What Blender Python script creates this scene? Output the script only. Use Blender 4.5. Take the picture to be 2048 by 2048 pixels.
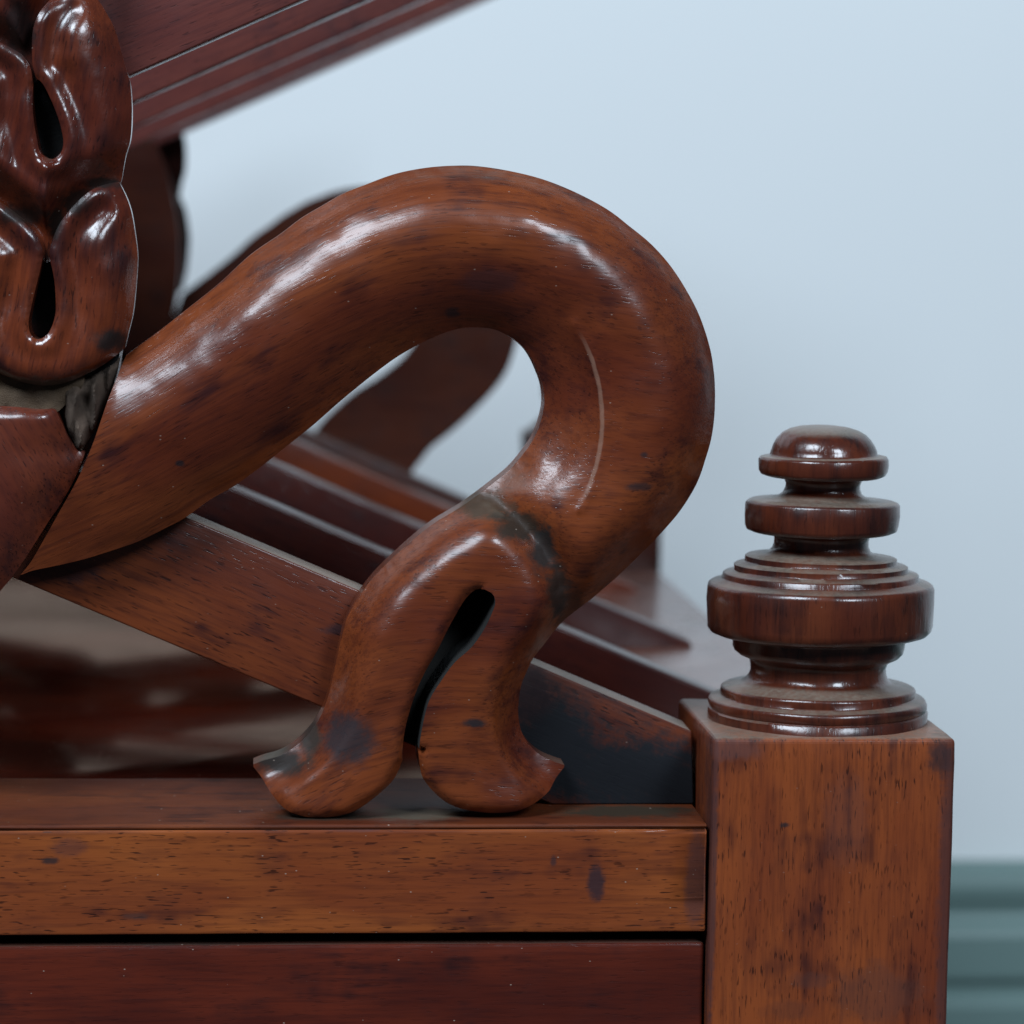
import bpy, math, random
import numpy as np
from mathutils import Matrix, Vector
from mathutils.geometry import delaunay_2d_cdt

random.seed(4); np.random.seed(4)
for o in list(bpy.data.objects):
    bpy.data.objects.remove(o)
scene = bpy.context.scene
COL = scene.collection

# ------------------------------------------------------------------ camera
F = 5894.4                     # focal length in photo pixels (2048 wide)
D = 0.5894                     # camera distance to the front plane (y = 0)
YAW, PITCH, ROLL = 0.08778, 0.09945, -0.01554
CZ = 0.33
cy, sy, cp, sp, cr, sr = math.cos(YAW), math.sin(YAW), math.cos(PITCH), math.sin(PITCH), math.cos(ROLL), math.sin(ROLL)
FWD = Vector((sy*cp, cy*cp, -sp)); RIGHT = Vector((cy, -sy, 0)); DOWN = -RIGHT.cross(FWD)
R2 = RIGHT*cr + DOWN*sr; D2 = -RIGHT*sr + DOWN*cr
CAM = Vector((0, -D, CZ))
cam_data = bpy.data.cameras.new('camera'); cam = bpy.data.objects.new('camera', cam_data); COL.objects.link(cam)
cam.matrix_world = Matrix(((R2.x, -D2.x, -FWD.x, CAM.x), (R2.y, -D2.y, -FWD.y, CAM.y), (R2.z, -D2.z, -FWD.z, CAM.z), (0, 0, 0, 1)))
cam_data.sensor_width = 36; cam_data.lens = 36*F/2048
cam_data.clip_start = 0.01; cam_data.clip_end = 50
cam_data.dof.use_dof = True; cam_data.dof.focus_distance = 0.600; cam_data.dof.aperture_fstop = 17
scene.camera = cam

# ------------------------------------------------------------------ light: two tall windows behind the camera, soft room fill
world = bpy.data.worlds.new('World'); scene.world = world; world.use_nodes = True
bg = world.node_tree.nodes['Background']
bg.inputs[0].default_value = (0.62, 0.78, 0.95, 1); bg.inputs[1].default_value = 0.055
TARGET = Vector((0.03, 0.05, 0.27))
def window_light(name, az, el, dist, w, h, power, color):
    a, e = math.radians(az), math.radians(el)
    d = Vector((math.sin(a)*math.cos(e), -math.cos(a)*math.cos(e), math.sin(e)))
    l = bpy.data.lights.new(name, 'AREA'); l.shape = 'RECTANGLE'; l.size = w; l.size_y = h; l.energy = power; l.color = color
    o = bpy.data.objects.new(name, l); COL.objects.link(o); o.location = TARGET + d*dist
    o.rotation_euler = (-d).to_track_quat('-Z', 'Y').to_euler()
BLUE = (0.74, 0.87, 1.0)
window_light('window_light_left', -38, 46, 2.2, 0.95, 0.75, 58, BLUE)
window_light('window_light_right', 27, 33, 2.3, 0.55, 0.6, 30, BLUE)
scene.view_settings.view_transform = 'Standard'; scene.view_settings.look = 'None'
c_ = scene.cycles; c_.max_bounces = 5; c_.diffuse_bounces = 3; c_.glossy_bounces = 3; c_.transmission_bounces = 0; c_.caustics_reflective = False
scene.view_settings.exposure = 0.05; scene.view_settings.gamma = 1

# ------------------------------------------------------------------ helpers
def ray(u, v):
    return R2*((u-1024)/F) + D2*((v-1024)/F) + FWD
def W(u, v, y=0.0):
    """photo pixel -> point in the plane y (metres behind the front plane)"""
    r = ray(u, v); return CAM + r*((D + y)/r.y)

def link(o, parent=None):
    COL.objects.link(o)
    if parent is not None: o.parent = parent
    return o
def mesh_obj(name, verts, faces, mat, parent=None, smooth=True, sharp=40):
    me = bpy.data.meshes.new(name); me.from_pydata([tuple(v) for v in verts], [], faces); me.update()
    me.materials.append(mat)
    o = bpy.data.objects.new(name, me); link(o, parent)
    if smooth:
        me.polygons.foreach_set('use_smooth', [True]*len(me.polygons))
        me.set_sharp_from_angle(angle=math.radians(sharp))
    return o
def fix_normals(o):
    import bmesh
    bm = bmesh.new(); bm.from_mesh(o.data); bmesh.ops.recalc_face_normals(bm, faces=bm.faces); bm.to_mesh(o.data); bm.free()
def box(name, x0, x1, y0, y1, z0, z1, mat, parent=None, bev=0.0006, seg=3, wob=0.0):
    v = [(x, y, z) for x in (x0, x1) for y in (y0, y1) for z in (z0, z1)]
    f = [(0, 1, 3, 2), (4, 6, 7, 5), (0, 4, 5, 1), (2, 3, 7, 6), (0, 2, 6, 4), (1, 5, 7, 3)]
    o = mesh_obj(name, v, f, mat, parent, smooth=False); fix_normals(o)
    bevel(o, bev, seg); return o
def bevel(o, w, seg=3):
    import bmesh
    bm = bmesh.new(); bm.from_mesh(o.data)
    bmesh.ops.bevel(bm, geom=[e for e in bm.edges if e.is_manifold and e.calc_face_angle(0) > 0.5], offset=w, segments=seg, profile=0.5, affect='EDGES', clamp_overlap=True)
    bm.to_mesh(o.data); bm.free()
    o.data.polygons.foreach_set('use_smooth', [True]*len(o.data.polygons)); o.data.set_sharp_from_angle(angle=math.radians(50))
def uneven(o, amount, size, levels=5):
    t = bpy.data.textures.new('unevenness', 'CLOUDS'); t.noise_scale = size; t.noise_depth = 2
    m = o.modifiers.new('divide', 'SUBSURF'); m.subdivision_type = 'SIMPLE'; m.levels = m.render_levels = levels
    d = o.modifiers.new('uneven', 'DISPLACE'); d.texture = t; d.strength = amount; d.mid_level = .5; d.texture_coords = 'GLOBAL'
def prism(name, pts, y0, y1, mat, parent=None, bev=0.0006, seg=2):
    """pts: world (x, z) outline, extruded from y0 to y1"""
    n = len(pts)
    v = [(x, y0, z) for x, z in pts] + [(x, y1, z) for x, z in pts]
    f = [tuple(range(n)), tuple(range(2*n-1, n-1, -1))] + [(i, i+n, (i+1) % n+n, (i+1) % n) for i in range(n)]
    o = mesh_obj(name, v, f, mat, parent, smooth=False); fix_normals(o); bevel(o, bev, seg); return o

def resample(p, step):
    p = np.array(p, float); d = np.hypot(*np.diff(p, axis=0).T); s = np.concatenate([[0], np.cumsum(d)])
    n = max(2, int(round(s[-1]/step))+1); t = np.linspace(0, s[-1], n)
    return np.column_stack([np.interp(t, s, p[:, 0]), np.interp(t, s, p[:, 1])])
def smoothline(p, step=8, it=2):
    """Catmull-Rom through the points, then resampled"""
    p = np.array(p, float); q = np.vstack([2*p[0]-p[1], p, 2*p[-1]-p[-2]]); out = []
    for i in range(1, len(q)-2):
        a, b, c, d = q[i-1:i+3]
        for t in np.linspace(0, 1, 8, endpoint=False):
            out.append(.5*((2*b)+(-a+c)*t+(2*a-5*b+4*c-d)*t*t+(-a+3*b-3*c+d)*t**3))
    out.append(q[-2]); return resample(out, step)
def dist(P, L):
    """distance of points P to polyline L"""
    best = np.full(len(P), 1e9)
    for a, b in zip(L[:-1], L[1:]):
        ab = b-a; t = np.clip(((P-a)@ab)/max(ab@ab, 1e-9), 0, 1)
        best = np.minimum(best, np.hypot(*(P-a-t[:, None]*ab).T))
    return best
def inside(P, poly):
    x, y = P.T; c = np.zeros(len(P), bool); n = len(poly)
    for i in range(n):
        x1, y1 = poly[i]; x2, y2 = poly[(i+1) % n]
        k = ((y1 > y) != (y2 > y)) & (x < (x2-x1)*(y-y1)/(y2-y1+1e-12)+x1); c ^= k
    return c
def sstep(a, b, x):
    t = np.clip((x-a)/(b-a), 0, 1); return t*t*(3-2*t)
def qround(d, w, p=2.0):
    """quarter-round rise from 0 at the edge to 1 at distance w"""
    k = np.clip(1-d/w, 0, 1); return (1-k**p)**(1/p)

def fnoise(P, scale, seed=0, octaves=3):
    """cheap smooth value noise for hand-carved unevenness"""
    rng = np.random.RandomState(seed); out = np.zeros(len(P)); amp = 1
    for o_ in range(octaves):
        g = rng.rand(64, 64); q = P/scale*(2**o_); i = np.floor(q).astype(int); f = q-i; f = f*f*(3-2*f)
        a = g[i[:, 0] % 64, i[:, 1] % 64]; b = g[(i[:, 0]+1) % 64, i[:, 1] % 64]; c = g[i[:, 0] % 64, (i[:, 1]+1) % 64]; d = g[(i[:, 0]+1) % 64, (i[:, 1]+1) % 64]
        out += amp*((a*(1-f[:, 0])+b*f[:, 0])*(1-f[:, 1])+(c*(1-f[:, 0])+d*f[:, 0])*f[:, 1]-.5); amp *= .5
    return out

def relief(name, poly, y_edge, y_back, hfun, mat, parent=None, spacing=10, smooth_it=3, sharp=55, lines=(), zone=None, mat2=None, hard=9):
    """a board sawn to the outline `poly` (photo px in the plane y_edge) whose front is carved to height hfun (px, 1 px = 0.1 mm)"""
    poly = resample(np.vstack([poly, poly[:1]]), spacing*.8)[:-1]
    lo, hi = poly.min(0), poly.max(0)
    gx, gy = np.arange(lo[0], hi[0], spacing), np.arange(lo[1], hi[1], spacing*.866)
    G = np.array([(x+(spacing/2 if j % 2 else 0), y) for j, y in enumerate(gy) for x in gx])
    G = G[inside(G, poly)]; closed = np.vstack([poly, poly[:1]])
    G = G[dist(G, closed) > spacing*.55]
    n = len(poly)
    # graded ring of points near the edge so the arris turns crisply
    pts = np.vstack([poly, G])
    E = [(i, (i+1) % n) for i in range(n)]
    for L in lines:
        L = L[inside(L, poly)]; L = L[dist(L, closed) > 1.5]
        G = pts[n:]; pts = np.vstack([pts[:n], G[dist(G, L) > spacing*.4]]) if L is lines[0] or True else pts
    for L in lines:
        L = L[inside(L, poly)]; L = L[dist(L, closed) > 1.5]
        k0 = len(pts); pts = np.vstack([pts, L]); E += [(k0+i, k0+i+1) for i in range(len(L)-1)]
    r = delaunay_2d_cdt([Vector((float(a), float(b))) for a, b in pts], E, [], 1, 1e-4)
    V = np.array([(v.x, v.y) for v in r[0]]); T = [tuple(f) for f in r[2]]
    H = hfun(V)
    edge = dist(V, closed) < .6
    for L in lines[:hard]: edge |= dist(V, L) < .6
    nb = [[] for _ in V]
    for f in T:
        for i in range(len(f)):
            nb[f[i]].append(f[i-1]); nb[f[i-1]].append(f[i])
    for _ in range(smooth_it):
        H2 = H.copy()
        for i in range(len(V)):
            if not edge[i]: H2[i] = .5*H[i]+.5*np.mean(H[nb[i]])
        H = H2
    verts = []
    for (a, b), h in zip(V, H):
        p = W(a, b, y_edge); verts.append((p.x, p.y-h*1e-4, p.z))
    # side walls and back
    cnt = {}
    for f in T:
        for i in range(len(f)):
            e = (f[i], f[(i+1) % len(f)]); k = tuple(sorted(e)); cnt.setdefault(k, []).append(e)
    bnd = [v[0] for v in cnt.values() if len(v) == 1]
    back = {}
    for a, b in bnd:
        for i in (a, b):
            if i not in back:
                back[i] = len(verts); verts.append((verts[i][0], y_back, verts[i][2]))
    faces = list(T)+[(b, a, back[a], back[b]) for a, b in bnd]
    loopn = {a: b for a, b in bnd}
    start = bnd[0][0]; loop = [start]; k = loopn[start]
    while k != start and len(loop) < len(bnd)+2:
        loop.append(k); k = loopn[k]
    if len(loop) == len(bnd): faces.append(tuple(back[i] for i in reversed(loop)))
    o = mesh_obj(name, verts, faces, mat, parent, smooth=False); fix_normals(o)
    o.data.polygons.foreach_set('use_smooth', [True]*len(o.data.polygons)); o.data.set_sharp_from_angle(angle=math.radians(sharp))
    bs = {tuple(sorted(e)) for e in bnd}
    if lines:
        on = np.zeros(len(verts), bool); on[:len(V)] = dist(V, lines[0]) < .3
    for e in o.data.edges:
        a, b = e.vertices
        if tuple(sorted((a, b))) in bs or (lines and on[a] and on[b]): e.use_edge_sharp = True
    if zone is not None:
        o.data.materials.append(mat2)
        C = np.array([V[list(f)].mean(0) for f in T]); flag = inside(C, zone)
        idx = np.zeros(len(o.data.polygons), int); idx[:len(T)] = flag; o.data.polygons.foreach_set('material_index', idx.tolist())
    return o

def lathe(name, cx, cyy, prof, mat, parent=None, seg=96):
    """prof: list of (radius, z)"""
    verts, faces = [], []
    for r, z in prof:
        for i in range(seg):
            a = 2*math.pi*i/seg; q = r*(1+.006*math.sin(2*a+z*300)*math.sin(z*900+1)+.004*math.sin(5*a+z*1700))
            verts.append((cx+q*math.cos(a), cyy+q*math.sin(a), z+.0002*math.sin(a+z*500)*min(1, r/.01)))
    for j in range(len(prof)-1):
        for i in range(seg):
            faces.append((j*seg+i, j*seg+(i+1) % seg, (j+1)*seg+(i+1) % seg, (j+1)*seg+i))
    faces.append(tuple(range(seg))); faces.append(tuple(reversed(range((len(prof)-1)*seg, len(prof)*seg))))
    o = mesh_obj(name, verts, faces, mat, parent, smooth=False); fix_normals(o)
    o.data.polygons.foreach_set('use_smooth', [True]*len(o.data.polygons)); o.data.set_sharp_from_angle(angle=math.radians(50))
    return o

# ------------------------------------------------------------------ materials
class NT:
    def __init__(s, name):
        s.m = bpy.data.materials.new(name); s.m.use_nodes = True; s.t = s.m.node_tree; s.n = s.t.nodes; s.l = s.t.links
        s.b = s.n['Principled BSDF']
    def new(s, kind, **kw):
        n = s.n.new(kind)
        for k, v in kw.items(): setattr(n, k, v)
        return n
    def put(s, sock, v):
        if isinstance(v, bpy.types.NodeSocket): s.l.new(v, sock)
        else: sock.default_value = v
    def math(s, op, a, b=None, c=None, clamp=False):
        n = s.new('ShaderNodeMath', operation=op, use_clamp=clamp)
        for i, v in enumerate((a, b, c)):
            if v is not None: s.put(n.inputs[i], v)
        return n.outputs[0]
    def ramp(s, x, a, b, lo=0.0, hi=1.0):
        n = s.new('ShaderNodeMapRange', interpolation_type='SMOOTHSTEP')
        for i, v in zip((0, 1, 2, 3, 4), (x, a, b, lo, hi)): s.put(n.inputs[i], v)
        return n.outputs[0]
    def mix(s, f, a, b, mode='MIX'):
        n = s.new('ShaderNodeMix', data_type='RGBA', blend_type=mode)
        s.put(n.inputs[0], f); s.put(n.inputs[6], a if isinstance(a, bpy.types.NodeSocket) else (*a, 1)); s.put(n.inputs[7], b if isinstance(b, bpy.types.NodeSocket) else (*b, 1))
        return n.outputs[2]
    def noise(s, vec, scale, detail=3, rough=.55, dist_=0.0):
        n = s.new('ShaderNodeTexNoise'); s.put(n.inputs['Vector'], vec); n.inputs['Scale'].default_value = scale
        n.inputs['Detail'].default_value = detail; n.inputs['Roughness'].default_value = rough; n.inputs['Distortion'].default_value = dist_
        return n.outputs[0]
    def mapping(s, vec, loc=(0, 0, 0), rot=(0, 0, 0), scale=(1, 1, 1), kind='POINT'):
        n = s.new('ShaderNodeMapping', vector_type=kind); s.put(n.inputs[0], vec)
        n.inputs[1].default_value = loc; n.inputs[2].default_value = rot; n.inputs[3].default_value = scale
        return n.outputs[0]

def wood(name, light, mid, dark, grain=0.0, axis='x', seed=0.0, stains_and_shade=(), dust=0.25, speck=0.5, pores=0.7, wave=0.25, coat=0.6, rough=0.34, warp=0.0, tint=None, tior=1.27, mottle=.04, arcs=(), bend=None):
    """polished old mahogany. grain: angle of the grain in the x-z plane (radians); stains: (point, radii, colour, strength)"""
    s = NT(name); tc = s.new('ShaderNodeTexCoord'); P = tc.outputs['Object']
    if warp:
        w = s.new('ShaderNodeTexNoise'); s.put(w.inputs['Vector'], P); w.inputs['Scale'].default_value = 14; w.inputs['Detail'].default_value = 1
        sub = s.new('ShaderNodeVectorMath', operation='SUBTRACT'); s.put(sub.inputs[0], w.outputs['Color']); sub.inputs[1].default_value = (.5, .5, .5)
        sc = s.new('ShaderNodeVectorMath', operation='SCALE'); s.put(sc.inputs[0], sub.outputs[0]); sc.inputs['Scale'].default_value = warp
        ad = s.new('ShaderNodeVectorMath', operation='ADD'); s.put(ad.inputs[0], P); s.put(ad.inputs[1], sc.outputs[0]); Pg = ad.outputs[0]
    else: Pg = P
    if bend:            # the timber's grain sweeps upwards left of x0
        q = s.new('ShaderNodeSeparateXYZ'); s.put(q.inputs[0], Pg); dx_ = s.math('SMOOTH_MIN', s.math('SUBTRACT', q.outputs[0], bend[0]), 0.0, .02)
        cb = s.new('ShaderNodeCombineXYZ'); s.put(cb.inputs[0], q.outputs[0]); s.put(cb.inputs[1], q.outputs[1]); s.put(cb.inputs[2], s.math('MULTIPLY_ADD', dx_, -bend[1], q.outputs[2])); Pg = cb.outputs[0]
    g = s.mapping(Pg, (seed*1.37, seed*.71, seed*2.3), (0, grain, 0))
    def along(k, th):       # coordinates stretched along the grain
        return s.mapping(g, scale=(1/k, 1, 1) if axis == 'x' else (1, 1, 1/k))
    broad = s.noise(along(2.5, 1), 42, 2, .55, .4)
    fine = s.noise(along(14, 1), 900, 2, .65)
    streak = s.noise(along(12, 1), 330, 3, .65)
    pore = s.ramp(s.noise(along(7, 1), 2300, 1, .5), .60, .70)
    area = s.noise(g, 95, 2, .6)
    c = s.mix(s.ramp(broad, .36, .66), mid, light)
    c = s.mix(s.ramp(s.math('MULTIPLY_ADD', streak, .5, s.math('MULTIPLY', area, .5)), .54-mottle, .76-mottle), c, dark)
    c = s.mix(s.math('MULTIPLY', s.ramp(fine, .38, .75), .42), c, dark)
    pm = s.math('MULTIPLY', pore, s.ramp(area, .35, .62, .3, 1))
    c = s.mix(s.math('MULTIPLY', pm, pores), c, tuple(x*.35 for x in dark))
    rgh = s.math('MULTIPLY_ADD', area, .16, rough-.08)
    edge = s.noise(P, 380, 3, .7)
    matte = s.math('ADD', 0.0, 0.0)
    for (ct, rad, colr, st) in stains_and_shade:
        v = s.mapping(P, loc=tuple(-a/b for a, b in zip(ct, rad)), scale=tuple(1/b for b in rad))
        ln = s.new('ShaderNodeVectorMath', operation='LENGTH'); s.put(ln.inputs[0], v)
        d = s.math('ADD', ln.outputs['Value'], s.math('MULTIPLY_ADD', edge, .9, s.math('MULTIPLY_ADD', streak, .9, -.9)))
        f = s.math('MULTIPLY', s.ramp(d, 1.15, .45), st)
        c = s.mix(f, c, colr); rgh = s.math('MULTIPLY_ADD', f, .25, rgh); matte = s.math('MAXIMUM', matte, f)
    for (a_, b_, c3, yy, wd, colr, st) in arcs:      # a worn line along an arc through three photo points
        A, B, C_ = (W(*q, yy) for q in (a_, b_, c3))
        ax, az, bx, bz, cx_, cz_ = A.x, A.z, B.x, B.z, C_.x, C_.z
        dd = 2*(ax*(bz-cz_)+bx*(cz_-az)+cx_*(az-bz))
        ux = ((ax*ax+az*az)*(bz-cz_)+(bx*bx+bz*bz)*(cz_-az)+(cx_*cx_+cz_*cz_)*(az-bz))/dd
        uz = ((ax*ax+az*az)*(cx_-bx)+(bx*bx+bz*bz)*(ax-cx_)+(cx_*cx_+cz_*cz_)*(bx-ax))/dd
        R_ = math.hypot(ax-ux, az-uz)
        ln = s.new('ShaderNodeVectorMath', operation='LENGTH'); s.put(ln.inputs[0], s.mapping(P, loc=(-ux, 0, -uz), scale=(1, 0, 1)))
        d = s.math('ABSOLUTE', s.math('SUBTRACT', ln.outputs['Value'], s.math('MULTIPLY_ADD', edge, .0004, R_-.0002)))
        sp_ = s.new('ShaderNodeSeparateXYZ'); s.put(sp_.inputs[0], P)
        mz = s.math('MULTIPLY', s.ramp(sp_.outputs[2], cz_, cz_+.006), s.ramp(sp_.outputs[2], az, az-.006))
        mx_ = s.math('GREATER_THAN', sp_.outputs[0], ux)
        f = s.math('MULTIPLY', s.math('MULTIPLY', s.ramp(d, wd*1e-4, wd*.35e-4), st), s.math('MULTIPLY', mz, mx_))
        c = s.mix(f, c, colr)
    # settled dust on faces that look up
    geo = s.new('ShaderNodeNewGeometry'); sep = s.new('ShaderNodeSeparateXYZ'); s.put(sep.inputs[0], geo.outputs['Normal'])
    dn = s.ramp(fine, .25, .8, .55, 1.0)
    df = s.math('MULTIPLY', s.math('MULTIPLY', s.ramp(sep.outputs[2], .70, .97), dust), dn)
    c = s.mix(df, c, (.27, .23, .18)); rgh = s.math('MULTIPLY_ADD', df, .5, rgh)
    # scattered pale specks of lint
    vor = s.new('ShaderNodeTexVoronoi'); s.put(vor.inputs['Vector'], s.mapping(P, scale=(1, 1, 1.6))); vor.inputs['Scale'].default_value = 430
    sv = s.new('ShaderNodeSeparateColor'); s.put(sv.inputs[0], vor.outputs['Color'])
    sf = s.math('MULTIPLY', s.ramp(vor.outputs['Distance'], .115, .05), s.math('MULTIPLY', s.math('GREATER_THAN', sv.outputs[0], .86), speck))
    c = s.mix(sf, c, (.42, .33, .27))
    s.put(s.b.inputs['Base Color'], c); s.put(s.b.inputs['Roughness'], rgh)
    s.b.inputs['IOR'].default_value = 1.47; s.b.inputs['Specular IOR Level'].default_value = .22
    if tint:            # the sheen itself is coloured
        s.b.inputs['Specular IOR Level'].default_value = 0
        gl = s.new('ShaderNodeBsdfGlossy'); gl.inputs['Color'].default_value = (*tint, 1); s.put(gl.inputs['Roughness'], rgh)
        fr = s.new('ShaderNodeFresnel'); fr.inputs['IOR'].default_value = tior
        mx = s.new('ShaderNodeMixShader'); s.put(mx.inputs[0], fr.outputs[0]); s.l.new(s.b.outputs[0], mx.inputs[1]); s.l.new(gl.outputs[0], mx.inputs[2])
        s.l.new(mx.outputs[0], s.n['Material Output'].inputs[0])
    s.put(s.b.inputs['Coat Weight'], s.math('MULTIPLY', s.math('SUBTRACT', 1.0, s.math('MAXIMUM', df, matte)), coat)); s.put(s.b.inputs['Coat Roughness'], s.ramp(area, .3, .7, .14, .28))
    # relief: open pores, fine scratches, hand-planed waviness
    hgt = s.math('MULTIPLY_ADD', pore, -.000012, s.math('MULTIPLY', s.noise(P, 240, 3, .6), .00016*wave))
    hgt = s.math('MULTIPLY_ADD', fine, .000045, hgt)
    bmp = s.new('ShaderNodeBump'); bmp.inputs['Strength'].default_value = 1; bmp.inputs['Distance'].default_value = 1
    s.put(bmp.inputs['Height'], hgt); s.put(s.b.inputs['Normal'], bmp.outputs[0]); s.put(s.b.inputs['Coat Normal'], bmp.outputs[0])
    return s.m

def plain(name, col, rough, col2=None, nscale=40, bump=0.0, metallic=0):
    s = NT(name); tc = s.new('ShaderNodeTexCoord'); P = tc.outputs['Object']
    if col2: s.put(s.b.inputs['Base Color'], s.mix(s.noise(P, nscale, 4), col, col2))
    else: s.b.inputs['Base Color'].default_value = (*col, 1)
    s.b.inputs['Roughness'].default_value = rough
    if bump:
        b = s.new('ShaderNodeBump'); b.inputs['Distance'].default_value = 1; s.put(b.inputs['Height'], s.math('MULTIPLY', s.noise(P, nscale*20, 4), bump)); s.put(s.b.inputs['Normal'], b.outputs[0])
    return s.m

LIGHT, MID, DARK = (.30, .105, .030), (.185, .050, .018), (.060, .016, .012)
BLK = (.010, .011, .014); GREY = (.085, .082, .070); DRT = (.030, .024, .016)
def S(u, v, y, ru, rv, col=BLK, st=.9, ry=.02):
    """a stain or painted shade at a photo position in the plane y; radii in px"""
    p = W(u, v, y); return (tuple(p), (ru*1e-4, ry, rv*1e-4), col, st)
YS = .010
m_scroll = wood('mahogany_scroll', (0.172, 0.0389, 0.0108), (0.097, 0.0182, 0.0073), (0.031, 0.0064, 0.0060), grain=-0.10, warp=.008, bend=(W(800, 600, .01).x, .62), pores=.5, seed=1, mottle=.045, coat=.5, dust=.30, speck=.35, wave=.28, stains_and_shade=[
    S(700, 1475, YS, 62, 62, (.018, .018, .022), .85), S(968, 1008, YS, 76, 32, (.040, .026, .015), .9), S(1032, 1052, YS, 66, 34, (.022, .015, .010), .95), S(1084, 1100, YS, 38, 54, (.016, .014, .013), .95), S(1010, 955, YS, 60, 50, (.13, .085, .065), .35), S(1114, 1180, YS, 30, 76, (.016, .012, .010), .9), S(560, 1528, YS, 62, 34, (.016, .014, .012), .95), S(620, 1470, YS, 26, 60, (.022, .018, .014), .9),
    S(945, 1438, YS, 30, 12, BLK, .9), S(980, 560, YS, 70, 34, (.045, .014, .014), .7), S(905, 625, YS, 20, 12, BLK, .7), S(1280, 905, YS, 12, 8, BLK, .8), S(1270, 968, YS, 34, 10, BLK, .7),
    S(1140, 1215, YS, 40, 60, (.02, .014, .012), .7), S(360, 925, YS, 10, 7, BLK, .8)], arcs=[((1150, 655), (1199, 838), (1150, 1012), YS, 5.5, (.22, .115, .08), .7)])
m_husk = wood('mahogany_husk', (0.149, 0.0296, 0.0095), (0.081, 0.0145, 0.0074), (0.025, 0.0058, 0.0061), grain=1.35, warp=.012, seed=2, mottle=.07, dust=.22, speck=.3, wave=.75, coat=.9, rough=.28, stains_and_shade=[
    S(225, 680, YS, 42, 30, (.012, .012, .012), .9), S(150, 402, YS, 40, 30, (.010, .007, .006), .9), S(205, 366, YS, 50, 14, (.010, .007, .006), .9), S(112, 448, YS, 22, 40, (.008, .006, .005), .95), S(40, 428, YS, 60, 26, (.010, .007, .006), .9), S(40, 60, YS, 40, 70, (.010, .008, .008), .8), S(70, 770, YS, 140, 18, (.06, .05, .036), .8)])  # near-black spots put the shade of the crevices between husks into the colour
m_band = wood('mahogany_band', (0.125, 0.0265, 0.0120), (0.085, 0.0170, 0.0102), (0.030, 0.0085, 0.0089), grain=-1.0, seed=3, dust=.15, speck=.3)
m_bar = wood('mahogany_bar', (0.166, 0.0381, 0.0120), (0.104, 0.0217, 0.0095), (0.029, 0.0076, 0.0079), grain=-.40, seed=4, dust=.95, speck=.25, pores=.85, coat=.35, rough=.40, stains_and_shade=[
    S(1250, 1545, .021, 230, 110, BLK, 1), S(1350, 1590, .021, 170, 120, BLK, 1), S(1110, 1500, .021, 130, 150, BLK, 1), S(1060, 1380, .021, 60, 70, (.02, .012, .014), .9), S(930, 1300, .021, 60, 160, (.008, .008, .009), 1), S(830, 1440, .021, 50, 90, (.008, .008, .009), 1),  # last two blacken the bar behind the foot slot
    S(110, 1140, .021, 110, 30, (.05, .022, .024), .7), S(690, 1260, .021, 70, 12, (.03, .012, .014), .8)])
m_upper = wood('mahogany_upper_bar', (0.170, 0.0480, 0.0363), (0.118, 0.0307, 0.0258), (0.046, 0.0170, 0.0201), grain=.42, seed=5, dust=.8, speck=.1, pores=.7, coat=.9, rough=.42)
m_inner_shaded = wood('mahogany_divider_shaded', (0.063, 0.0125, 0.0084), (0.041, 0.0084, 0.0071), (0.018, 0.0048, 0.0059), grain=-.40, seed=6, dust=.22, speck=0, pores=.5, coat=.5)  # darker wood: shadow from the front pieces is put into the colour
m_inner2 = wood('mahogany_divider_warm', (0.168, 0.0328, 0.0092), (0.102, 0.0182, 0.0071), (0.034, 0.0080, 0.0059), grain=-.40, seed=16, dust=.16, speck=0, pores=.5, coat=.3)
m_back_shaded = wood('mahogany_back_shaded', (0.055, 0.0140, 0.0069), (0.038, 0.0089, 0.0052), (0.016, 0.0050, 0.0042), grain=0, seed=17, dust=.2, speck=0, pores=.3, coat=.3)  # darker wood: the weaker light at the rear is put into the colour
m_rail = wood('mahogany_rail', (0.261, 0.0669, 0.0158), (0.171, 0.0371, 0.0111), (0.058, 0.0132, 0.0082), grain=0, seed=7, dust=.10, speck=.5, pores=.85, coat=.4, rough=.38, stains_and_shade=[
    S(1194, 1765, 0, 20, 48, (.035, .014, .016), .95), S(1108, 1724, 0, 8, 15, (.04, .016, .016), .8), S(100, 1724, 0, 20, 8, BLK, .8), S(700, 1655, 0, 90, 12, (.06, .03, .035), .7),
    S(1395, 1760, 0, 26, 130, (.07, .025, .022), .7), S(140, 1700, 0, 40, 22, (.09, .026, .018), .6), S(270, 1835, 0, 30, 10, (.05, .02, .016), .7)])
m_top = wood('mahogany_rail_top', (.150, .036, .010), (.095, .021, .008), (.032, .008, .005), grain=0, seed=14, dust=.0, speck=.8, pores=.5, coat=.0, rough=.45, wave=.1, stains_and_shade=[
    S(835, 1612, .012, 150, 40, (.080, .066, .046), .9, .010), S(1250, 1618, .014, 190, 40, (.028, .020, .012), .95, .008), S(640, 1630, .010, 120, 30, (.02, .017, .012), .9, .006)])
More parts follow.
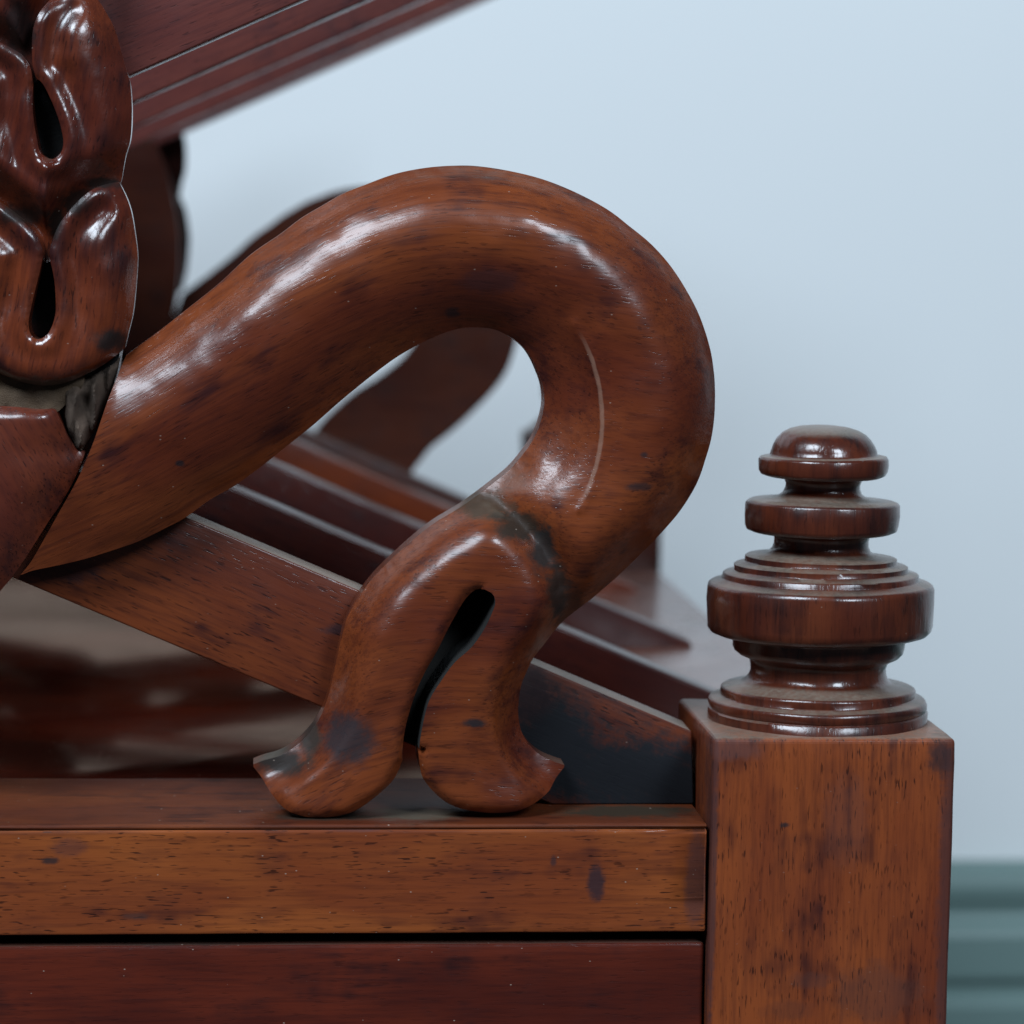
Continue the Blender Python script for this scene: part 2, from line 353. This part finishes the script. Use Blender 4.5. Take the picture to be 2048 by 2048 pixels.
m_post = wood('mahogany_post', (0.229, 0.0526, 0.0143), (0.152, 0.0312, 0.0111), (0.051, 0.0117, 0.0082), axis='z', grain=0, seed=8, dust=.55, speck=.12, pores=.8, coat=.35, rough=.38, stains_and_shade=[
    S(1885, 1515, 0, 34, 46, (.02, .012, .014), .8), S(1895, 1800, 0, 26, 500, (.06, .022, .020), .7), S(1425, 1750, 0, 10, 400, (.04, .02, .022), .7), S(1570, 1650, 0, 12, 7, BLK, .8), S(1690, 1640, 0, 60, 110, (.10, .034, .024), .35),  # tall dark strips run down both edges of the face
    S(1620, 1960, 0, 50, 22, (.05, .024, .022), .35), S(1580, 2020, 0, 60, 26, (.04, .018, .016), .3), S(1902, 1895, 0, 8, 12, BLK, .9), S(1470, 1500, 0, 70, 26, (.09, .036, .032), .6), S(1760, 1990, 0, 120, 70, (.085, .028, .018), .55)])
m_finial = wood('mahogany_finial', (0.114, 0.0264, 0.0103), (0.069, 0.0143, 0.0071), (0.025, 0.0068, 0.0054), axis='z', seed=9, dust=.55, mottle=.10, speck=.25, pores=.5, coat=.7, rough=.30, wave=.5)
m_drawer = wood('mahogany_drawer', (0.103, 0.0164, 0.0075), (0.063, 0.0101, 0.0059), (0.022, 0.0057, 0.0058), grain=0, seed=10, dust=.2, speck=.6, pores=.3, coat=.5, rough=.33)
m_floor = wood('mahogany_floor', (0.087, 0.0109, 0.0035), (0.054, 0.0067, 0.0031), (0.021, 0.0036, 0.0024), grain=0, seed=11, dust=.0, speck=.6, pores=.4, coat=.0, rough=.13, wave=.03, tint=(.95, .66, .50))
m_side = wood('mahogany_side', (0.168, 0.0390, 0.0212), (0.123, 0.0274, 0.0176), (0.049, 0.0128, 0.0102), axis='z', seed=12, dust=.22, speck=.1, pores=.3, coat=1.0, rough=.28, wave=.1)
m_core = wood('mahogany_ring', (0.105, 0.0187, 0.0084), (0.066, 0.0114, 0.0063), (0.027, 0.0064, 0.0059), grain=.3, seed=13, dust=.1, speck=.1, pores=.4, coat=.4, stains_and_shade=[
    S(98, 245, .0165, 80, 130, (.004, .004, .004), 1, .003), S(90, 590, .0165, 70, 110, (.004, .004, .004), 1, .003), S(60, -100, .0165, 120, 260, (.006, .006, .006), 1, .003), S(230, 720, .0165, 60, 60, (.01, .01, .01), 1, .003)])  # blackens the ring behind the slots: dirt and recess shade put into the colour
m_chip = plain('broken_wood', (.150, .098, .068), .85, (.030, .020, .014), 330, .0003)
m_gap_shade = plain('painted_gap_shade', (.012, .009, .008), .8)  # near-black that paints the shade inside the drawer gap
m_grime = plain('dusty_wood', (.125, .074, .038), .8, (.030, .018, .010), 190, .0002)
m_dirt_shade = plain('dirt_and_shade', (.005, .0045, .004), 1.0, (.013, .011, .009), 500, .0001)  # dirt in the foot slot, with its deep shade painted into the colour
m_wall = plain('painted_wall', (.80, .82, .82), .65, (.775, .80, .80), 3, .00002)
m_teal = plain('teal_paint', (.150, .225, .210), .5, (.136, .208, .197), 6)

# ------------------------------------------------------------------ background: wall and teal skirting
YW = .66
zsk = W(1985, 1737, YW-.016).z
def tagged(o, **kw):
    for k, v in kw.items(): o[k] = v
    return o
wall = box('wall', -1.6, 1.8, YW, YW+.08, -.3, 1.6, m_wall, None, .001)
tagged(wall, kind='structure', label='pale bluish white painted wall behind the rack', category='wall')
def zat(v): return W(1985, v, YW-.016).z
prof = [(0, zat(1735)), (.008, zat(1737)), (.013, zat(1748)), (.0145, zat(1775)), (.0135, zat(1800)), (.0115, zat(1818)), (.0110, zat(1832)), (.0120, zat(1844)), (.0155, zat(1856)), (.017, zat(1872)), (.017, zat(1950)),
        (.0160, zat(1962)), (.0135, zat(1972)), (.0135, zat(1986)), (.0165, zat(1996)), (.019, zat(2010)), (.019, zat(2400)), (0, zat(2400))]
n = len(prof)
vs = [(x, YW-.001-d, z) for x in (-1.5, 1.7) for d, z in prof]
fs = [(i, (i+1) % n, n+(i+1) % n, n+i) for i in range(n)]+[tuple(range(n)), tuple(range(2*n-1, n-1, -1))]
sk = mesh_obj('skirting_board', vs, fs, m_teal, None, smooth=False); fix_normals(sk)
tagged(sk, kind='structure', label='blue green painted moulding running along the foot of the wall', category='skirting')

# ------------------------------------------------------------------ the rack
rack = bpy.data.objects.new('music_rack', None); COL.objects.link(rack)
XL = W(-2900, 1650, 0).x                       # far left of the rack, out of the picture
YR = .495                                      # its depth
pz = W(1650, 1477, 0).z; px0, px1 = W(1424, 1600, 0).x, W(1911, 1520, 0).x; PW = px1-px0
zt = W(700, 1650, .001).z                      # top of the base rails
ZB = zt-.085
rack.location = (0, 0, 0)
tagged(rack, label='antique carved mahogany music rack with scroll brackets, leaf wreath, drawer and turned finial', category='music rack')

# corner posts (front right, rear right) and their finials
post = box('corner_post', px0, px1, 0, PW, ZB-.03, pz, m_post, rack, .0011, 4)
def zf(v): return W(1636, v, PW/2).z
fx = W(1634, 1420, PW/2).x; k = (D+PW/2)/D*1e-4
FP = [(0, 851), (30, 851.5), (52, 854), (70, 859), (85, 867), (96, 878), (103, 890), (107, 900), (109, 908), (112, 911), (122, 911.5), (128, 913), (131, 918), (131.5, 930), (131, 941), (127, 948), (118, 951.5), (104, 953), (86, 954), (79, 959), (75.5, 968), (76, 976), (80, 985), (89, 992), (104, 996),
      (124, 998), (146, 1000), (153, 1003), (156.5, 1008), (157, 1030), (156.5, 1050), (153, 1058), (143, 1062), (124, 1064), (104, 1066), (98, 1070), (96, 1079), (96.5, 1089), (100, 1098), (107, 1104), (118, 1107.5), (150, 1112), (153.5, 1114), (154, 1122), (155, 1124), (173, 1128), (176.5, 1130), (177, 1138), (178, 1140),
      (197, 1145), (200, 1147.5), (200.5, 1155), (202, 1157), (222, 1163), (228, 1167), (230.5, 1174), (231, 1200), (230.5, 1245), (228, 1256), (221, 1263), (206, 1268), (180, 1271), (176, 1274), (175.5, 1292), (172, 1300), (163, 1308), (148, 1315), (141, 1320), (138.5, 1330), (139, 1342), (142, 1352), (149, 1360),
      (160, 1365), (193, 1371), (198, 1374), (199.5, 1378), (199, 1388), (202, 1390.5), (217, 1394), (221, 1397), (222.5, 1402), (221, 1411), (219, 1414), (224, 1418), (225, 1440)]
finial = lathe('finial', fx, PW/2, [(max(r, .01)*k, zf(v)) for r, v in FP], m_finial, post)

# base: rails, drawer, boards
px_rail = px0-.0006
rail_b = W(700, 1868, .001).z
rail = box('front_rail', XL, px_rail, .0012, .0010+PW, rail_b, zt-.0011, m_rail, rack, .0005, 3)
top_b = box('rail_top', XL, px_rail, .0013, .0012+PW, zt-.0010, zt, m_top, rack, .0005, 3)  # thin layer giving the rail's top a darker tone
drawer = box('drawer', XL+.04, W(1407, 1950, .003).x, .0030, .30, ZB-.02, W(700, 1889, .003).z, m_drawer, rack, .0007, 3)
box('drawer_gap_shade', XL, px_rail, .016, .034, ZB-.03, rail_b-.0002, m_gap_shade, rack, .0002, 1)  # solid dark slab standing in for the shade in the gap around the drawer
side = box('side_rail', px0+.0005, px1-.0012, PW+.0005, YR-PW-.0005, ZB, zt-.0003, m_side, rack, .0012, 3)
floor_b = box('floor_board', XL, px0+.0002, PW+.0018, YR-PW-.002, zt-.014, zt-.0012, m_floor, rack, .0004, 2)
back = box('back_rail', XL, px_rail, YR-PW-.0012, YR-.0012, rail_b, zt, m_floor, rack, .0010, 3)

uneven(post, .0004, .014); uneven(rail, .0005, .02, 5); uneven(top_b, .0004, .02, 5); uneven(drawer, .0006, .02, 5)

# the X bars: one pair per divider
YB, TB = .021, .013
def xz(u, v, y=YB): p = W(u, v, y); return (p.x, p.z)
lo_front = [xz(-2200, -59), xz(374, 1035), xz(1384, 1463), (xz(1388, 1606)[0], zt+.0001), (xz(1105, 1606)[0], zt+.0001), xz(647, 1416), xz(27, 1156), xz(-2200, 222)]
lo_inner = [xz(-2200, -59), xz(374, 1035), xz(1700, 1597), (xz(1706, 1606)[0], zt-.0008), (xz(1105, 1606)[0], zt-.0008), xz(647, 1416), xz(27, 1156), xz(-2200, 222)]
up = [xz(-2500, 1358), xz(262, 148), xz(1500, -394), xz(1500, -640), xz(262, -98), xz(-2500, 1112)]
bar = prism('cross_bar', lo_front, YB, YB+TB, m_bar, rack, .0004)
bar_up = prism('cross_bar', up, YB+.002, YB+TB-.001, m_upper, rack, .0004)
inner_lo = prism('cross_bar', lo_inner, YB, YB+TB, m_inner_shaded, rack, .0006)
inner_up = prism('cross_bar', up, YB+.002, YB+TB-.001, m_inner_shaded, rack, .0006)
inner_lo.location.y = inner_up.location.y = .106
def dup(o, y, parent, flip=None):
    c = o.copy(); COL.objects.link(c); c.parent = parent
    if flip is None: c.location.y = y
    else: c.scale.y = -1; c.location.y = flip
    for ch in o.children:
        if ch.name.startswith(('broken_edge', 'collar')): continue
        g = ch.copy(); COL.objects.link(g); g.parent = c
    return c
inner_up.data.materials[0] = m_upper
def repaint(o, m):
    for q in [o]+list(o.children):
        q.material_slots[0].link = 'OBJECT'; q.material_slots[0].material = m
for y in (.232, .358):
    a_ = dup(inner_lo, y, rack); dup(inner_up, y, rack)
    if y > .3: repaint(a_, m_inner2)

# ---- scroll bracket
OUT = [(252, 711), (276, 693), (321, 660), (371, 621), (435, 570), (501, 510), (560, 469), (605, 435), (644, 412), (687, 387), (732, 369), (793, 347), (856, 335), (917, 331), (962, 333), (1024, 343), (1090, 360), (1156, 387), (1215, 419), (1257, 451), (1302, 488), (1342, 533), (1376, 586), (1400, 634), (1419, 692),
       (1427, 737), (1430, 777), (1429, 830), (1423, 875), (1412, 915), (1394, 966), (1364, 1016), (1324, 1064), (1284, 1105), (1239, 1149), (1191, 1191), (1160, 1215), (1133, 1236)]
RFOOT = [(1133, 1236), (1112, 1257), (1088, 1289), (1066, 1317), (1053, 1344), (1042, 1372), (1037, 1405), (1037, 1437), (1044, 1466), (1061, 1492), (1082, 1511), (1105, 1522), (1131, 1531)]
RBOT = [(1131, 1531), (1117, 1548), (1098, 1572), (1074, 1590), (1045, 1604), (1016, 1611), (969, 1612), (915, 1603), (879, 1585), (846, 1550), (837, 1525), (833, 1490)]
SLR = [(833, 1490), (836, 1461), (843, 1422), (854, 1384), (878, 1345), (904, 1310), (936, 1281), (962, 1244), (980, 1205), (983, 1190), (978, 1176), (962, 1167)]
SLL = [(962, 1167), (944, 1170), (925, 1188), (904, 1223), (888, 1252), (870, 1289), (846, 1331), (830, 1366), (817, 1403), (806, 1448), (801, 1488), (801, 1509)]
LBOT = [(801, 1509), (792, 1532), (777, 1554), (741, 1586), (712, 1606), (683, 1617), (639, 1622), (603, 1619), (567, 1605), (542, 1579), (520, 1550), (504, 1530)]
LFOOT = [(504, 1530), (527, 1521), (563, 1510), (600, 1485), (629, 1452), (647, 1420), (660, 1380), (668, 1342), (675, 1310), (682, 1278), (692, 1241), (716, 1196), (750, 1151), (796, 1106), (838, 1069), (870, 1045), (900, 1027), (926, 1011), (953, 992)]
INN = [(953, 992), (987, 966), (1022, 937), (1051, 902), (1070, 873), (1083, 838), (1089, 805), (1086, 772), (1078, 748), (1066, 721), (1050, 697), (1024, 676), (989, 659), (957, 655), (925, 656), (888, 666), (851, 682), (817, 700), (785, 720), (737, 756), (682, 801), (631, 846), (599, 872), (565, 899), (525, 931),
       (470, 971), (419, 1000), (371, 1035), (331, 1056), (278, 1082), (233, 1098), (172, 1117), (119, 1130), (66, 1141), (40, 1151)]
CRK = [(40, 1151), (66, 1117), (119, 1024), (159, 952), (186, 891), (201, 849), (220, 793), (239, 745), (252, 711)]
LN = {k_: smoothline(v, 8) for k_, v in dict(o=OUT, rf=RFOOT, rb=RBOT, sr=SLR, sl=SLL, lb=LBOT, lf=LFOOT, i=INN, c=CRK).items()}
NOTCH = smoothline([(833, 1490), (826, 1484), (814, 1486), (801, 1509)], 6)
scroll_poly = np.vstack([LN[k_][:-1] for k_ in ('o', 'rf', 'rb')]+[NOTCH[:-1]]+[LN[k_][:-1] for k_ in ('lb', 'lf', 'i', 'c')])
SLOT = np.vstack([LN['sr'][:-1], LN['sl']]); sc_ = SLOT[:-1].mean(0)
tn = np.gradient(SLOT, axis=0); tn /= np.hypot(*tn.T)[:, None]+1e-9
SLOT_IN = SLOT + np.column_stack([tn[:, 1], -tn[:, 0]])*2.6
CREASE = smoothline([(940, 985), (985, 1015), (1030, 1045), (1070, 1082), (1098, 1125), (1115, 1175), (1128, 1215), (1140, 1250)], 8)
foot_zone = np.vstack([CREASE, [(1200, 1300), (1300, 1650), (400, 1700), (560, 1300), (760, 1080)]])
RIDGE = smoothline([(1140, 640), (1165, 690), (1185, 740), (1196, 790), (1199, 850), (1192, 910), (1175, 965), (1148, 1012)], 9)
def lens(d, w): return 1-np.clip(1-d/w, 0, 1)**2
def h_scroll(P):
    do, di = dist(P, LN['o']), dist(P, LN['i']); t = do/(do+di+1e-6)
    t0 = .40
    tau = np.where(t < t0, t/t0*.5, .5+(t-t0)/(1-t0)*.5)
    tube = 100*(1-np.abs(2*tau-1)**2.0)*(.66+.34*sstep(120, 560, P[:, 0]))
    # cove and arris inside the descending part
    right = sstep(1040, 1120, P[:, 0])*sstep(640, 720, P[:, 1])
    dr_ = dist(P, RIDGE); tube += np.where(dr_ < 1.5, 5, 0)-right*7*np.exp(-((t-.80)/.07)**2)
    dc = dist(P, CREASE)
    tube *= 1-.50*np.exp(-(dc/42)**2)
    fl, fs_l, fs_r, fr = dist(P, LN['lf']), dist(P, LN['sl']), dist(P, LN['sr']), dist(P, LN['rf'])
    slot = np.minimum(fs_l, fs_r); bot = np.minimum(dist(P, LN['rb']), dist(P, LN['lb']))
    left = fs_l < fs_r
    mouth = dist(P, np.array([(962, 1167), (962, 1168)]))
    o_ = np.minimum(fl, fr)
    t = o_/(o_+slot+1e-6); top = sstep(1180, 1060, P[:, 1])
    low = sstep(1330, 1560, P[:, 1])
    sl_ = np.where(left, .84+.16*qround(fs_l, 20, 2), 1)
    leg = 98*lens(o_, 84)*sl_
    flare = (.16*lens(o_, 30)+.84*sstep(26, 58, o_))*74+14*sstep(60, 140, o_)
    leg = leg*(1-low)+flare*low*sl_
    foot = leg*(1-.38*np.exp(-(dc/34)**2))*(.80+.20*qround(bot, 9))*(.30+.70*sstep(0, 120, np.minimum(dist(P, np.array([(504., 1530.), (505., 1530.)])), dist(P, np.array([(1131., 1531.), (1132., 1531.)])))))
    z = inside(P, foot_zone)
    h = np.maximum(np.where(z, foot, tube)+5*fnoise(P, 70, 3), 0)
    deep = inside(P, SLOT) & (slot > 1.4)
    return np.where(deep, -55., h)
scroll = relief('scroll_bracket', scroll_poly, .0135, YB-.0003, h_scroll, m_scroll, rack, spacing=9, smooth_it=3, lines=[SLOT, SLOT_IN, RIDGE, CREASE], zone=SLOT, mat2=m_dirt_shade, hard=3)

# ---- leaf wreath: core ring, overlapping husks, plain band, broken corner
RC = (-702, 574)
def arc(r, a0, a1, n_): return [(RC[0]+r*math.cos(a), RC[1]+r*math.sin(a)) for a in np.linspace(a0, a1, n_)]
def rr(a): return 950-27*min(1, max(0, (a-.22)/.35))
core_poly = np.array([(RC[0]+rr(a)*math.cos(a), RC[1]+rr(a)*math.sin(a)) for a in np.linspace(-math.pi+.02, math.pi-.02, 150)]+arc(625, math.pi-.02, -math.pi+.02, 110))
wreath = relief('ring', core_poly, .0165, YB+TB, lambda P: np.zeros(len(P)), m_core, rack, spacing=40)
H1 = dict(out=[(243, 362), (252, 313), (262, 278), (265, 225), (262, 172), (256, 148), (244, 106), (231, 61), (215, 29), (196, 0), (172, -22), (145, -30), (120, -18)],
          inr=[(120, -18), (104, 2), (85, 27), (72, 58), (69, 93), (70, 132), (77, 159)],
          slot=[(77, 159), (90, 170), (106, 201), (119, 233), (127, 260), (131, 286), (127, 305), (114, 318), (101, 318), (85, 305), (79, 281), (73, 246), (70, 207), (71, 172)],
          inl=[(71, 172), (66, 140), (53, 117), (34, 103), (0, 87), (-40, 75), (-80, 90)],
          outl=[(-80, 90), (-108, 135), (-120, 200), (-112, 290), (-95, 362)], bot=[(-95, 362), (-60, 430), (20, 490), (95, 525), (150, 470), (215, 410), (243, 362)])
H2 = dict(out=[(252, 694), (260, 660), (268, 626), (274, 573), (277, 528), (277, 505), (273, 472), (265, 424), (254, 392), (240, 364)],
          inr=[(240, 364), (212, 370), (186, 382), (159, 405), (132, 437), (117, 464), (106, 498), (106, 517)],
          slot=[(106, 517), (114, 552), (117, 586), (117, 623), (109, 652), (98, 668), (82, 675), (69, 666), (64, 644), (69, 613), (77, 578), (87, 538), (92, 512)],
          inl=[(92, 512), (91, 498), (82, 474), (61, 450), (40, 432), (0, 403), (-40, 385), (-80, 392)],
          outl=[(-80, 392), (-105, 430), (-118, 500), (-115, 580), (-100, 650), (-80, 700)], bot=[(-80, 700), (-40, 728), (0, 742), (26, 753), (53, 762), (87, 768), (127, 764), (159, 753), (196, 735), (225, 716), (252, 694)])
def husk(name, Q, dx, dy, seed, nxt):
    end = nxt is None
    L = {k_: smoothline(v, 6)+np.array([dx, dy]) for k_, v in Q.items()}
    poly = np.vstack([L[k_][:-1] for k_ in ('out', 'inr', 'slot', 'inl', 'outl', 'bot')])
    ytop, ybot = L['inr'][:, 1].min(), L['bot'][:, 1].max(); xc = L['slot'][:, 0].mean(); sb = L['slot'][:, 1].max()
    def h(P):
        so = np.minimum(dist(P, L['out']), dist(P, L['outl'])); si = np.minimum(dist(P, L['inr']), dist(P, L['inl'])); ss = dist(P, L['slot']); bt = dist(P, L['bot'])
        v = (P[:, 1]-ytop)/(ybot-ytop)
        lobes = np.abs(P[:, 0]-xc)
        inner_ = np.minimum(si, ss)
        rim = qround(si, 15, 2)                                    # rolled rim of the lobes
        base = (24+50*lens(so, 92))*(.90+.10*rim)*(.90+.10*qround(ss, 14, 2))
        rib = np.exp(-np.abs(P[:, 0]-xc)/16)*sstep(sb-10, sb+25, P[:, 1])
        inner = np.minimum(si, ss)
        dish = -17*np.exp(-((inner-46)/22)**2)*sstep(20, 50, so)*sstep(1.0, .55, v)
        base = base+dish+2*np.exp(-((inner-17)/11)**2)
        if end: return np.maximum(base*(.45+.55*qround(bt, 44, 2))+10*rib*sstep(10, 50, bt)+7*fnoise(P, 60, seed, 2), 1)
        dn = np.where(inside(P, nxt[1]), 0, dist(P, nxt[0]))
        base = base*(.06+.94*sstep(0, 78, dn))+30*rib*sstep(4, 40, dn)
        return np.maximum(base+7*fnoise(P, 60, seed, 2), 1)
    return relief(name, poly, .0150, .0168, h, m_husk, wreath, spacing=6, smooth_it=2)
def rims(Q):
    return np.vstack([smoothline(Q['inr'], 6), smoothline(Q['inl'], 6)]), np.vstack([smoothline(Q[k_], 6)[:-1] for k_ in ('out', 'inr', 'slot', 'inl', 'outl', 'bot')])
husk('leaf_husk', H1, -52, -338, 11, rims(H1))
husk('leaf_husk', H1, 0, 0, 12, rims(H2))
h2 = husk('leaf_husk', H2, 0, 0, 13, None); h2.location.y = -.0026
BT = [(-70, 806), (0, 809), (40, 811), (79, 815), (114, 814)]; BC = [(114, 814), (127, 843), (140, 875), (159, 904)]
BR = [(159, 904), (172, 900), (151, 955), (119, 1012), (101, 1037), (58, 1105), (27, 1150), (0, 1183), (-60, 1262), (-160, 1335)]
BL = [(-160, 1335), (-240, 1262), (-180, 1070), (-115, 880), (-70, 806)]
LB = {k_: smoothline(v, 8) for k_, v in dict(t=BT, r=BR, l=BL, c=BC).items()}
def h_band(P):
    a = dist(P, LB['r']); b = np.minimum(dist(P, LB['t']), dist(P, LB['c'])); c_ = dist(P, LB['l'])
    return np.maximum((20+50*lens(a, 120))*(.72+.28*qround(b, 12, 2))*qround(c_, 120)+5*fnoise(P, 60, 21), 1)
relief('plain_band', np.vstack([LB['t'][:-1], LB['c'][:-1], LB['r'][:-1], LB['l'][:-1]]), .0145, .0168, h_band, m_band, wreath, spacing=9)
CL = smoothline([(-90, 700), (-40, 722), (0, 738), (53, 758), (87, 764), (127, 760), (168, 748), (165, 775), (128, 812), (114, 822), (79, 823), (40, 819), (0, 817), (-80, 812), (-90, 700)], 6)[:-1]
relief('collar', CL, .0150, .0168, lambda P: 40+14*fnoise(P, 16, 41, 3), m_grime, wreath, spacing=7)
CH = smoothline([(241, 712), (226, 728), (196, 745), (159, 762), (122, 772), (116, 800), (119, 818), (131, 846), (144, 878), (161, 902), (186, 866), (201, 836), (216, 795), (232, 752), (241, 712)], 6)[:-1]
chip = relief('broken_edge', CH, .0150, .0168, lambda P: np.maximum(40*qround(dist(P, np.vstack([CH, CH[:1]])), 30)+44*fnoise(P*np.array([1.6, .4]), 22, 31, 3), 0), m_chip, wreath, spacing=5, smooth_it=1)
chip['label'] = 'broken grey unvarnished edge of the wreath'

for y in (.106, .232, .358):  # unseen plain rings added on the inner dividers to darken the floor's reflections
    added_ring = wreath.copy(); COL.objects.link(added_ring); added_ring.parent = rack; added_ring.location.y = y; repaint(added_ring, m_back_shaded)
    added_ring.scale.x = added_ring.scale.z = .84; p_ = W(RC[0], RC[1], .0165); added_ring.location.x = p_.x*.16; added_ring.location.z = p_.z*.16

# ---- rear end of the rack: the same pieces turned to face away
FL = YR
repaint(dup(bar, 0, rack, FL), m_back_shaded); dup(bar_up, 0, rack, FL)
for o in (scroll, wreath, post): repaint(dup(o, 0, rack, FL), m_back_shaded)
